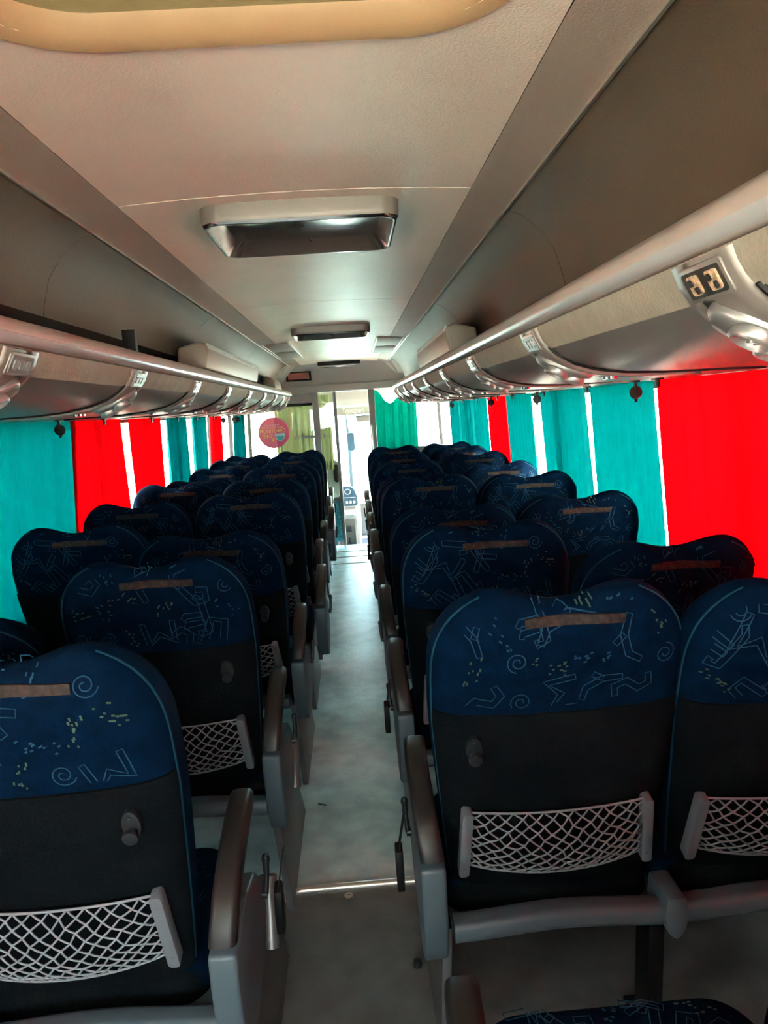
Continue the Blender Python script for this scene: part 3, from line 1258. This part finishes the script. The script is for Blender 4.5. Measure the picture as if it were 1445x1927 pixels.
# ------------------------------------------------------------------ curtains
def curtain(side, a0, a1, b0, b1, m, label, folds=7, amp=.014, seed=0, dd=0, ztop=1.53, zbot=.74):
    """a: y range at the top, b: y range at the bottom"""
    rng = random.Random(seed)
    n, k = max(30, folds * 8), 14
    ph = [rng.uniform(0, 6.28) for _ in range(3)]
    w1 = rng.uniform(.6, 1.3)
    mid = (a0 + a1) / 2
    xm = X(1.165, side)

    def fn(i, j):
        u, v = i / n, j / k
        y0 = a0 + (b0 - a0) * v ** 1.3
        y1 = a1 + (b1 - a1) * v ** 1.3
        d = 1.155 + .032 * v + dd
        wv = math.sin(2 * math.pi * folds * u + ph[0] + .5 * math.sin(5 * u + ph[1])) + .5 * math.sin(2 * math.pi * folds * w1 * u * 1.7 + ph[2])
        y = y0 + (y1 - y0) * u + .006 * math.cos(2 * math.pi * folds * u + ph[1]) * (0 < i < n)
        y += .008 * math.sin(3.1 * v + ph[2]) * (1 if i == 0 else -1 if i == n else 0)
        return (X(d + amp * wv * (.8 + .4 * v), side) - xm, y - mid, ztop + (zbot - ztop) * v - 1.5)
    g = G()
    g.grid(fn, n + 1, k + 1)
    o = g.build('curtain', m, None, angle=180, recalc=False)
    o.location = (xm, mid, 1.5)
    return tag(o, label, 'curtain', 'window curtains')


T_, R_ = M['teal'], M['red']
curtain(-1, .45, 1.15, .45, 1.15, R_, 'unseen red curtain added beside the camera, left windows', 6, .010, 18)  # out of view, added to hold back light from the left windows
curtain(-1, -.9, .2, -.9, .2, T_, 'unseen teal curtain added behind the camera, left windows', 9, .010, 20)  # also unseen, added to dim the side light on the right rack
curtain(1, 1.66, 2.55, 1.60, 2.52, R_, 'bright red curtain nearest on the right windows', 6, .006, 1)
curtain(1, -.7, 1.72, -.7, 1.70, M['red2'], 'darker red curtain at the right edge of the picture', 14, .010, 2, dd=.012)
curtain(1, 2.60, 3.30, 2.57, 3.25, T_, 'teal curtain on the right windows, next ahead of the large red one', 6, .007, 3)
curtain(1, 3.38, 4.18, 3.33, 4.10, T_, 'teal curtain between two white gaps on the right windows', 7, .008, 4)
curtain(1, 4.36, 5.05, 4.30, 5.03, T_, 'teal curtain just behind the narrow red one, right windows', 8, .010, 5)
curtain(1, 5.08, 5.76, 5.08, 5.76, R_, 'narrow red curtain among teal ones, right windows', 6, .008, 6)
curtain(1, 5.84, 6.45, 5.84, 6.42, T_, 'teal curtain just ahead of the narrow red one, right windows', 7, .010, 7)
curtain(1, 6.52, 7.25, 6.5, 7.25, T_, 'teal curtain second ahead of the narrow red one, right windows', 6, .014, 8)
curtain(1, 7.30, 8.0, 7.30, 8.0, T_, 'bunched teal curtain farthest ahead on the right windows', 5, .02, 9)
curtain(-1, 1.2, 3.40, 1.2, 3.32, T_, 'broad teal curtain nearest on the left windows', 11, .008, 11)
curtain(-1, 3.37, 4.06, 3.30, 4.22, R_, 'red curtain next ahead of the broad teal one, left windows', 6, .010, 12)
curtain(-1, 4.24, 4.93, 4.36, 4.94, R_, 'red curtain just ahead of the white gap, left windows', 6, .012, 13)
curtain(-1, 5.10, 5.66, 5.16, 5.74, T_, 'teal curtain just ahead of the red pair, left windows', 5, .014, 14)
curtain(-1, 5.90, 6.40, 5.92, 6.42, T_, 'narrow teal curtain between two gaps, left windows', 4, .015, 15)
curtain(-1, 6.68, 7.25, 6.64, 7.25, R_, 'narrow red curtain farthest ahead on the left windows', 5, .014, 16)
curtain(-1, 7.30, 8.04, 7.30, 8.04, T_, 'bunched teal curtain beside the pink sticker, left windows', 6, .02, 17, dd=-.10)

# ------------------------------------------------------------------ front bulkhead and partition
g = G()
g.prism([(-1.16, 1.70), (1.16, 1.70), (1.16, 2.12), (-1.16, 2.12)], lambda a, b, h: (XC + a, h, b), YF, YF + .06)
struct(g.build('wall_front', M['beam']))
g = G()
P = [(YF - .05, 1.765), (YF - .05, 1.70), (YF - .03, 1.685), (YF + .08, 1.685), (YF + .08, 1.765)]
g.prism(P, lambda a, b, h: (h, a, b), X(1.16, -1), X(1.16, 1))
struct(g.build('trim_5', M['beam'], bevel=.008))
# sloped corner pieces between ceiling and bulkhead
for side in (-1, 1):
    g = G()
    V = [(X(.51, side), 7.60, ZC + .01), (X(1.15, side), 7.60, 1.80), (X(1.15, side), YF - .02, 1.75), (X(.64, side), YF - .02, 1.80), (X(.45, side), 7.84, ZC + .01)]
    V2 = [(x, y, z + .02) for x, y, z in V]
    g.add(V + V2, [(0, 1, 2, 3, 4), (9, 8, 7, 6, 5), (0, 1, 6, 5), (1, 2, 7, 6), (2, 3, 8, 7), (3, 4, 9, 8), (4, 0, 5, 9)])
    struct(g.build('ceiling', M['beam'], smooth=False))
# red display
t = empty('display_sign', (-.535, YF - .015, 1.872), 'small dull red display in a black frame over the partition', 'display')
g = G()
g.b2(-.135, .135, -.012, .014, -.05, .05)
g.build('frame', M['black'], t, bevel=.004)
g = G()
g.b2(-.112, .112, -.016, -.010, -.034, .034)
g.build('screen', M['red_led'], t, bevel=.001)
# silver front lamp
t = empty('front_lamp', (-.09, 7.78, 1.958), 'slim silver lamp bar at the front end of the ceiling', 'lamp')
g = G()
g.b2(-.22, .22, -.05, .05, -.005, .03)
g.build('housing', M['black'], t, bevel=.006)
g = G()
g.b2(-.17, .17, -.058, -.04, -.034, -.012)
g.build('diffuser', M['chrome'], t, bevel=.006)

# left partition: frame, glass, lower panel
pl = empty('glass_partition', (X(.6, -1), YF, 0), 'grey framed glass partition behind the driver, left of the aisle', 'partition')
off = Vector((-X(.6, -1), -YF, 0))


def pbox(name, m, x0, x1, z0, z1, dy=.03, parent=None, bevel=.005, y=0, root=pl, o_=off):
    g = G()
    g.b2(x0 + o_.x, x1 + o_.x, y - dy, y + dy, z0, z1)
    return g.build(name, m, parent or root, bevel=bevel)


pbox('door_post', M['partition'], -.185, -.150, 0, 1.70)
pbox('post', M['partition'], -.415, -.345, .0, 1.70, .025)
pbox('top_rail', M['partition'], -1.15, -.415, 1.585, 1.69, .025)
pbox('seal', M['black'], -.80, -.415, 1.555, 1.585, .028)
pbox('sill_rail', M['partition'], -1.15, -.345, .76, .82, .03)
pbox('sill_rail', M['partition'], -.345, -.185, .50, .54, .025)
gl = pbox('glass_pane', M['glass2'], -1.15, -.415, .82, 1.56, .003, bevel=0)
gl2 = pbox('glass_pane', M['glass2'], -.345, -.185, .54, 1.69, .003, bevel=0)
pbox('lower_panel', M['speckcyan'], -.345, -.185, .05, .50, .02)
pbox('lower_panel', M['wall'], -1.15, -.345, .0, .76, .02)
pbox('cross_band', M['partition'], -.56, -.415, 1.205, 1.235, .006, y=-.008, bevel=0)
g = G()
for cx, s in ((-.64, -1), (-.60, -1), (-.30, 1), (-.26, 1)):
    for q in (-1, 1):
        g.add([Vector(p) + off for p in ((cx, YF - .0045, 1.22), (cx + .012, YF - .0045, 1.22), (cx + .012 - s * .022, YF - .0045, 1.22 + q * .028), (cx - s * .022, YF - .0045, 1.22 + q * .028))], [(0, 1, 2, 3)])
g.build('chevron', M['partition'], gl, smooth=False)

# round sticker on the glass
st = empty('round_sticker', (-.850, YF - .008, 1.288), 'round pink sticker reading MONITOREO 24/7 on the partition glass', 'sticker')
rs = .166
g = G()
g.lathe([(rs, -.0012), (rs, .0012)], (0, 0, 0), 'y', 64)
g.build('disc', M['pink'], st)
g = G()
A = [(rs * .999 * math.sin(a), rs * .999 * math.cos(a)) for a in [math.pi * k / 32 for k in range(33)]]
sh = [(x, z) for x, z in A if x >= .012]
g.prism([(.012, math.sqrt(rs ** 2 - .012 ** 2) * .998)] + sh[0:] + [(.030, -math.sqrt(rs ** 2 - .03 ** 2) * .998)], lambda a, b, h: (a, h, b), -.0017, -.0010)
g.build('shaded_half', M['pink_shade'], st, smooth=False)  # painted shade: the lime curtain behind keeps backlight off this half


def stx(x0, z0, k=1.0):
    return lambda x, y, z: (x0 + x * k, -.0022, z0 + y)


g = G()
g.text('MONITOREO', .054, stx(-.01, .018, .88), 0)
g.build('lettering', M['orange'], st, smooth=False)
g = G()
g.text('24/7', .062, stx(-.066, -.035, .95), 0)
g.build('lettering', M['yellow'], st, smooth=False)
g = G()
g.text('ESTE BUS CUENTA CON', .027, stx(-.012, .057, .8), 0)
g.build('lettering', M['orange'], st, smooth=False)
g = G()
g.text('PARA TU SEGURIDAD', .017, stx(-.012, .084, .95), 0)
g.build('lettering', M['pale'], st, smooth=False)
g = G()
g.prism([(.008, 0), (.122, 0), (.120, -.030), (.012, -.030)], lambda a, b, h: (a, h, b - .008), -.0026, -.0012, 1)
H = [(.066 + .050 * math.cos(a), -.040 + .050 * math.sin(a)) for a in [math.pi + math.pi * k / 20 for k in range(21)]]
g.prism(H, lambda a, b, h: (a, h, b), -.0026, -.0012, 1)
H = [(.066 + .041 * math.cos(a), -.040 + .041 * math.sin(a)) for a in [math.pi + math.pi * k / 20 for k in range(21)]]
g.prism(H, lambda a, b, h: (a, h, b), -.0032, -.0012, 0)
g.build('cup_mark', [M['cup'], M['cup2']], st, smooth=False)
g = G()
ring = [(.013 * math.cos(a), .013 * math.sin(a)) for a in [math.pi * 2 * k / 20 for k in range(20)]]
rin = [(x * .45, z * .45) for x, z in ring]
g.add([(x - .012, -.0022, z - .072) for x, z in ring + rin], [(i, (i + 1) % 20, 20 + (i + 1) % 20, 20 + i) for i in range(20)])
g.add([(-.024, -.0022, -.078), (0, -.0022, -.078), (-.012, -.0022, -.100)], [(0, 1, 2)])
g.build('pin_mark', M['yellow'], st, smooth=False)


# lime curtain behind the partition glass
def hung(name, x0, x1, z0, z1, y, m, folds, amp, topfn=None, seed=0):
    rng = random.Random(seed)
    ph = [rng.uniform(0, 6) for _ in range(3)]
    n, k = 60, 24

    def fn(i, j):
        u, v = i / n, j / k
        zt = z1 - (topfn(u) if topfn else 0)
        wv = math.sin(2 * math.pi * folds * u + ph[0] + .8 * math.sin(3 * u + ph[1])) + .4 * math.sin(2 * math.pi * folds * 2.3 * u + ph[2] + v)
        return (x0 + (x1 - x0) * u - (x0 + x1) / 2, amp * wv, zt + (z0 - zt) * v - z1)
    g = G()
    g.grid(fn, n + 1, k + 1)
    o = g.build('curtain', m, None, angle=180, recalc=False)
    o.location = ((x0 + x1) / 2, y, z1)
    return o


tag(hung('curtain', -.84, -.43, .80, 1.60, YF + .10, M['lime'], 5, .02, seed=3), 'pale lime curtain behind the glass with the pink sticker', 'curtain', 'driver curtains')
tag(hung('curtain', -.36, -.225, .84, 1.66, YF + .10, M['lime'], 2.5, .012, seed=5), 'narrow pale lime curtain beside the doorway post', 'curtain', 'driver curtains')

# right partition
pr = empty('partition_rail', (X(.6, 1), YF, 0), 'grey framed partition right of the doorway', 'partition')
offr = Vector((-X(.6, 1), -YF, 0))
for a in (('door_post', M['partition'], .195, .262, 0, 1.70), ('sill_rail', M['partition'], .262, 1.06, .98, 1.04), ('lower_panel', M['wall'], .262, 1.06, .0, .98)):
    pbox(*a, root=pr, o_=offr)
g = G()
g.tube([(.215 + offr.x, -.03, 1.30), (.215 + offr.x, -.06, 1.27), (.222 + offr.x, -.06, .95), (.222 + offr.x, -.03, .92)], .011, 10)
g.build('grab_handle', M['alu'], pr)


def swag(u):
    return .14 * math.exp(-((u - .30) / .16) ** 2) + .06 * math.exp(-((u - .55) / .12) ** 2) * 0 + .085 * (u > .45) + .085 * max(0, min(1, (u - .3) / .15)) * (u <= .45)


tag(hung('curtain', .262, .71, 1.02, 1.68, YF - .05, M['teal2'], 4, .018, swag, 8), 'green teal curtain sagging from the partition right of the doorway', 'curtain')

# ------------------------------------------------------------------ driver's cab
g = G()
g.b2(X(1.25, -1), X(1.25, 1), YF, YW + .1, -.36, -.30)
struct(g.build('floor', M['lilac'], smooth=False))
g = G()
g.b2(X(1.25, -1), X(1.25, 1), YF - .01, YF + .0, -.36, 0)
struct(g.build('floor', M['speckcyan'], smooth=False))
# header over the windscreen
g = G()
g.prism([(YW - .25, 2.10), (YW - .15, 1.62), (YW - .02, 1.50), (YW + .08, 1.50), (YW + .08, 2.12)], lambda a, b, h: (h, a, b), X(1.2, -1), X(1.2, 1))
struct(g.build('wall_front', M['cab']))
g = G()
g.b2(X(1.2, -1), X(1.2, 1), YF + .06, YW, 1.90, 1.94)
struct(g.build('ceiling', M['cab']))
# windscreen: two panes, centre bar, lower wall
g = G()
g.b2(X(1.25, -1), X(1.25, 1), YW, YW + .06, -.36, .15)
struct(g.build('wall_front', M['cab']))
for i, (x0, x1) in enumerate(((X(1.2, -1), -.085), (-.035, X(1.2, 1)))):
    g = G()
    g.b2(x0, x1, YW + .02, YW + .026, .15, 1.50)
    struct(g.build(f'window_{40 + i}', M['windscreen'], smooth=False))
g = G()
g.b2(-.085, -.035, YW - .02, YW + .04, .15, 1.50)
struct(g.build('trim_8', M['bluebar'], bevel=.006))
# banner
t = empty('banner', (.04, YW - .06, 1.462), 'grey banner with white lettering across the windscreen top', 'banner')
g = G()
g.b2(-.42, .42, -.003, .003, -.055, .05)
g.build('strip', M['banner'], t, smooth=False)
g = G()
g.text('Transport', .105, lambda x, y, z: (x * .72 - .01, -.0042, y), 0)
g.build('lettering', M['cabwhite'], t, smooth=False)
# interior mirror on the centre bar
t = empty('driver_mirror', (-.03, YW - .16, 1.04), 'blue backed mirror hanging on the windscreen centre bar', 'mirror')
g = G()
g.prism(rrect(.105, .25, .03, 5), lambda a, b, h: (a, h, b), -.03, .01)
g.build('shell', M['blue'], t, bevel=.012, seg=3)
g = G()
g.tube([(0, 0, .11), (-.02, .06, .25), (-.03, .12, .42)], .012, 8)
g.build('upper_arm', M['alu'], t)
g = G()
g.tube([(.01, 0, -.12), (.012, .03, -.20), (.02, .03, -.32)], [.012, .014, .010], 8)
g.build('lower_arm', M['alu'], t)
# hanging crosses
for i, (x, z, lb) in enumerate(((-.125, .47, 'small dark cross hanging in the windscreen, lower one'), (.045, .49, 'small dark cross hanging in the windscreen, higher one'))):
    t = empty('hanging_cross', (x, YW - .05, z), lb, 'cross', 'crosses in the windscreen')
    g = G()
    g.b2(-.007, .007, -.006, .006, -.07, .05)
    g.b2(-.034, .034, -.006, .006, .0, .014)
    g.build('cross', M['hook'], t, bevel=.002)
    g = G()
    g.tube([(0, 0, .05), (0, .0, .42)], .0015, 5)
    g.build('string', M['alu'], t)
# sun visor
t = empty('sun_visor', (.16, YW - .10, 1.345), 'pale sun visor below the banner at the windscreen top', 'sun visor')
g = G()
g.b2(-.10, .16, -.008, .008, -.04, .035)
g.build('flap', M['cab'], t, bevel=.006)
g = G()
g.tube([(-.12, 0, .04), (.18, 0, .04)], .006, 8)
g.build('rod', M['hook'], t)

# dashboard along the windscreen
g = G()
P = [(YW - .02, .20), (YW - .25, .24), (YW - .50, .26), (YW - .56, .20), (YW - .52, .0), (YW - .50, -.30), (YW - .02, -.30)]
g.prism(P, lambda a, b, h: (h - .5, a - YW + .3, b + .30), X(1.15, -1) + .5 - .09, -.09)
o = g.build('dashboard', M['cab'], None, bevel=.02, seg=3)
o.location = (.0 + .09 - .0, YW - .3, -.30)
tag(o, 'pale dashboard under the windscreen ahead of the driver', 'dashboard')
# instrument pod
t = empty('instrument_pod', (-.085, 9.35, .375), 'rounded pod with blue instrument face beside the driver', 'instrument panel')
tilt = Matrix.Rotation(R(-28), 3, 'X')
g = G()
pp = [(-.16, -.14), (.075, -.14), (.105, -.11), (.10, .0), (.06, .12), (.02, .155), (-.05, .165), (-.16, .165)]
g.prism(pp, lambda a, b, h: tilt @ Vector((a, h, b)), -.02, .10)
g.build('shell', M['cabwhite'], t, bevel=.02, seg=3)
g = G()
g.prism([(a * .88, b * .86) for a, b in pp], lambda a, b, h: tilt @ Vector((a, h, b)), -.026, -.018)
f = g.build('face', M['blue'], t, bevel=.004)
g = G()
c = [tilt @ Vector((-.03 + .036 * math.cos(k * math.pi / 12), -.029, .07 + .036 * math.sin(k * math.pi / 12))) for k in range(24)]
g.tube(c, .006, 6, closed=True)
g.build('gauge', M['cabwhite'], f)
for xx in (-.045, .0, .045):
    g = G()
    g.prism(rrect(.028, .036, .006, 3), lambda a, b, h: tilt @ Vector((a + xx, h, b - .075)), -.034, -.024)
    g.build('switch', M['cabwhite'], f)
g = G()
g.prism(rrect(.17, .006, .002, 2), lambda a, b, h: tilt @ Vector((a - .02, h, b - .01)), -.031, -.024)
g.build('divider', M['cabwhite'], f)
# engine console with pale edge moulding under the pod
t = empty('engine_console', (-.16, 9.2, -.30), 'pale grey cab console with white edge below the instrument pod', 'console')
g = G()
g.b2(-.16, .12, -.25, .60, 0, .47)
g.build('body', M['partition2'] if 'partition2' in M else M['cab'], t, bevel=.02)
g = G()
g.tube([(.14, -.28, 0), (.155, -.26, .25), (.165, -.22, .42), (.16, .1, .56), (.14, .5, .68)], .034, 10)
g.build('edge_moulding', M['cabwhite'], t)
g = G()
g.b2(.0, .07, -.262, -.245, .30, .38)
g.b2(.03, .05, -.275, -.25, .16, .24)
g.build('switch_plate', M['hook'], t, bevel=.004)
# round white mirror on the doorway post
t = empty('post_mirror', (-.238, YF + .16, .73), 'white rounded housing with dark oval mirror beside the doorway post', 'mirror')
g = G()
E = [(.085 * math.copysign(abs(math.cos(a)) ** .8, math.cos(a)), .21 * math.copysign(abs(math.sin(a)) ** .8, math.sin(a))) for a in [2 * math.pi * k / 32 for k in range(32)]]
g.prism(E, lambda a, b, h: (a, h, b), -.02, .06)
g.build('housing', M['cabwhite'], t, bevel=.015, seg=3)
g = G()
g.prism([(a * .40 + .028, b * .48 + .06) for a, b in E], lambda a, b, h: (a, h, b), -.032, -.018)
g.build('glass_face', M['hook'], t, bevel=.004)
g = G()
g.b2(-.012, .012, .0, .03, -1.0, -.15)
g.b2(-.04, .04, -.03, .06, -1.03, -.985)
g.build('stand', M['cabwhite'], t, bevel=.004)
# fire hose like black strap hanging beside far right arm
# ------------------------------------------------------------------ small things on the floor and seats
g = G()
pts = [(-.318, 1.30, .004), (-.322, 1.75, .004), (-.322, 2.02, .004)]
for k in range(1, 9):
    a = R(180 - 90 * k / 8)
    pts.append((-.252 + .07 * math.cos(a), 2.085 + .07 * math.sin(a), .004))
pts += [(-.1, 2.155, .004), (.10, 2.155, .004)]
g.tube(pts, .0125, 10)
struct(g.build('trim_3', M['alu'])).__setitem__('label', 'bright rounded metal edging across the aisle floor')
for k, yy in enumerate((7.10, 7.42, 7.72)):
    g = G()
    g.b2(-.32, .13, yy - .008, yy + .008, 0, .006)
    struct(g.build('trim_%d' % (20 + k), M['alu'], bevel=.002))


def floor_stud(x, y, r, h, m, label, cat='screw', name='floor_screw'):
    t = empty(name, (x, y, 0), label, cat)
    g = G()
    g.lathe([(r, 0), (r, h * .6), (r * .8, h), (r * .1, h)], (0, 0, 0), 'z', 20)
    g.build('head', m, t)
    g = G()
    g.b2(-r * .55, r * .55, -r * .1, r * .1, h * .9, h * 1.06)
    g.build('slot', M['hook'], t)
    return t


floor_stud(-.112, 2.115, .0135, .004, M['alu'], 'flat round screw head in the floor just behind the metal edging')
floor_stud(-.285, 1.86, .012, .016, M['chrome'], 'domed bolt in the floor beside the left seat leg', 'bolt', 'floor_bolt')
floor_stud(.075, 1.80, .012, .016, M['hook'], 'dark bolt in the floor beside the right side panel', 'bolt', 'floor_bolt')


def strap(x, y, z, label):
    t = empty('seat_belt_end', (x, y, z), label, 'seat belt', 'belt ends hanging in the aisle')
    g = G()
    g.prism([(-.018, .0), (.014, .01), (.022, -.05), (.012, -.10), (-.020, -.10), (-.026, -.05)], lambda a, b, h: (h, a, b), -.009, .009)
    g.build('buckle', M['black'], t, bevel=.004)
    g = G()
    g.prism([(-.012, .0), (.012, .0), (.010, .09), (-.010, .09)], lambda a, b, h: (h + .2 * b, a, b), -.0015, .0015)
    g.build('webbing', M['black'], t)
    return t


strap(.040, 1.60, .475, 'black belt buckle hanging beside the nearest right armrest')
strap(.052, 2.46, .47, 'black belt buckle hanging beside the second right armrest')
strap(.058, 5.30, .50, 'black belt end hanging beside a far right armrest')
strap(-.232, 1.50, .47, 'black belt buckle hanging beside the nearest left armrest')
# scraps on the aisle
for i, (x, y, lb) in enumerate(((-.325, 3.05, 'dark scrap of litter beside the second left seat leg'), (-.215, 2.66, 'thin dark sliver of litter on the aisle floor'))):
    g = G()
    g.prism([(-.012, -.008), (.010, -.004), (.014, .006), (-.004, .010)] if i == 0 else [(-.016, .006), (.015, -.006), (.016, -.003), (-.014, .010)], lambda a, b, h: (a, b, h), 0, .004)
    o = g.build('litter', M['hook'], None)
    o.location = (x, y, .0005)
    tag(o, lb, 'litter')

# ------------------------------------------------------------------ outside
g = G()
g.b2(-40, 40, -30, 60, -1.45, -1.4)
struct(g.build('ground', M['concrete'], smooth=False))
# coach parked alongside, seen through the gaps between the left curtains
t = empty('parked_coach', (-4.6, 7.0, -1.4), 'white coach with red and yellow stripes parked beyond the left windows', 'bus')
g = G()
g.prism(rrect(2.4, 3.1, .25, 5), lambda a, b, h: (a, h, b + 1.95), -5.5, 5.5)
bd = g.build('body', M['skin_white'], t, bevel=.02)
g = G()
for y0 in (-4.6, -2.9, -1.2, .5, 2.2):
    g.b2(1.195, 1.212, y0, y0 + 1.5, 2.3, 3.2)
g.build('window', M['tinted'], t)
g = G()
g.prism([(-5.4, 1.5), (-1.0, 1.6), (1.5, 2.6), (2.6, 3.0), (2.9, 2.5), (1.8, 1.4), (-5.4, 1.0)], lambda a, b, h: (h, a, b), 1.19, 1.222)
g.build('red_swoosh', M['skin_red'], t)
g = G()
g.prism([(2.9, 1.7), (4.4, 2.2), (4.9, 3.0), (3.2, 2.7)], lambda a, b, h: (h, a, b), 1.19, 1.222)
g.build('yellow_swoosh', M['skin_yellow'], t)
for y in (-3.6, 3.6):
    g = G()
    g.lathe([(.48, 0), (.5, .05), (.5, .25), (.3, .27)], (.95, y, .5), 'x', 24)
    g.build('wheel', M['black'], t)
# low wall with railing far to the right
t = empty('boundary_wall', (7.5, 6, -1.4), 'pale boundary wall outside the right windows', 'wall')
g = G()
g.b2(0, .25, -14, 14, 0, 2.3)
g.build('wall_body', M['concrete'], t)
g = G()
for z in (2.5, 2.65, 2.8):
    g.b2(.1, .14, -14, 14, z, z + .05)
g.build('railing', M['hook'], t)

# ------------------------------------------------------------------ daylight
w = bpy.data.worlds.new('World')
bpy.context.scene.world = w
w.use_nodes = True
nt = w.node_tree
bg = nt.nodes['Background']
bg.inputs['Color'].default_value = (.97, 1.0, 1.0, 1)
bg.inputs['Strength'].default_value = 16.0
sun = bpy.data.lights.new('Sun', 'SUN')
sun.energy = 400.0
sun.color = (1.0, .93, .82)
sun.angle = R(1.0)
so = bpy.data.objects.new('Sun', sun)
C.objects.link(so)
so.rotation_euler = (R(-10), 0, 0)

# ------------------------------------------------------------------ camera
F_, CX, CY = 1390.0, 722.5, 963.5
VPX, VPY, ROLL = 660.0, 768.0, R(4.0)
d = Vector((VPX - CX, CY - VPY, -F_)).normalized()            # world +Y in camera axes
up = Vector((-math.sin(ROLL), math.cos(ROLL), 0))
up = (up - d * up.dot(d)).normalized()
xx = d.cross(up)
rot = Matrix((xx, d, up))                                      # camera axes -> world
cam = bpy.data.cameras.new('Camera')
co = bpy.data.objects.new('Camera', cam)
C.objects.link(co)
co.matrix_world = Matrix.Translation((0, 0, 1.5)) @ rot.to_4x4()
cam.sensor_fit = 'VERTICAL'
cam.sensor_height = 24.0
cam.lens = F_ / 1927.0 * 24.0
cam.clip_start = .02
sc = bpy.context.scene
sc.camera = co
sc.view_settings.view_transform = 'Standard'
sc.view_settings.look = 'None'
sc.view_settings.gamma = 1
sc.view_settings.exposure = 0.5
sc.view_settings.use_curve_mapping = False
sc.cycles.max_bounces = 10
sc.cycles.diffuse_bounces = 6
sc.cycles.transparent_max_bounces = 12
sc.cycles.use_denoising = True
sc.cycles.sample_clamp_indirect = 12
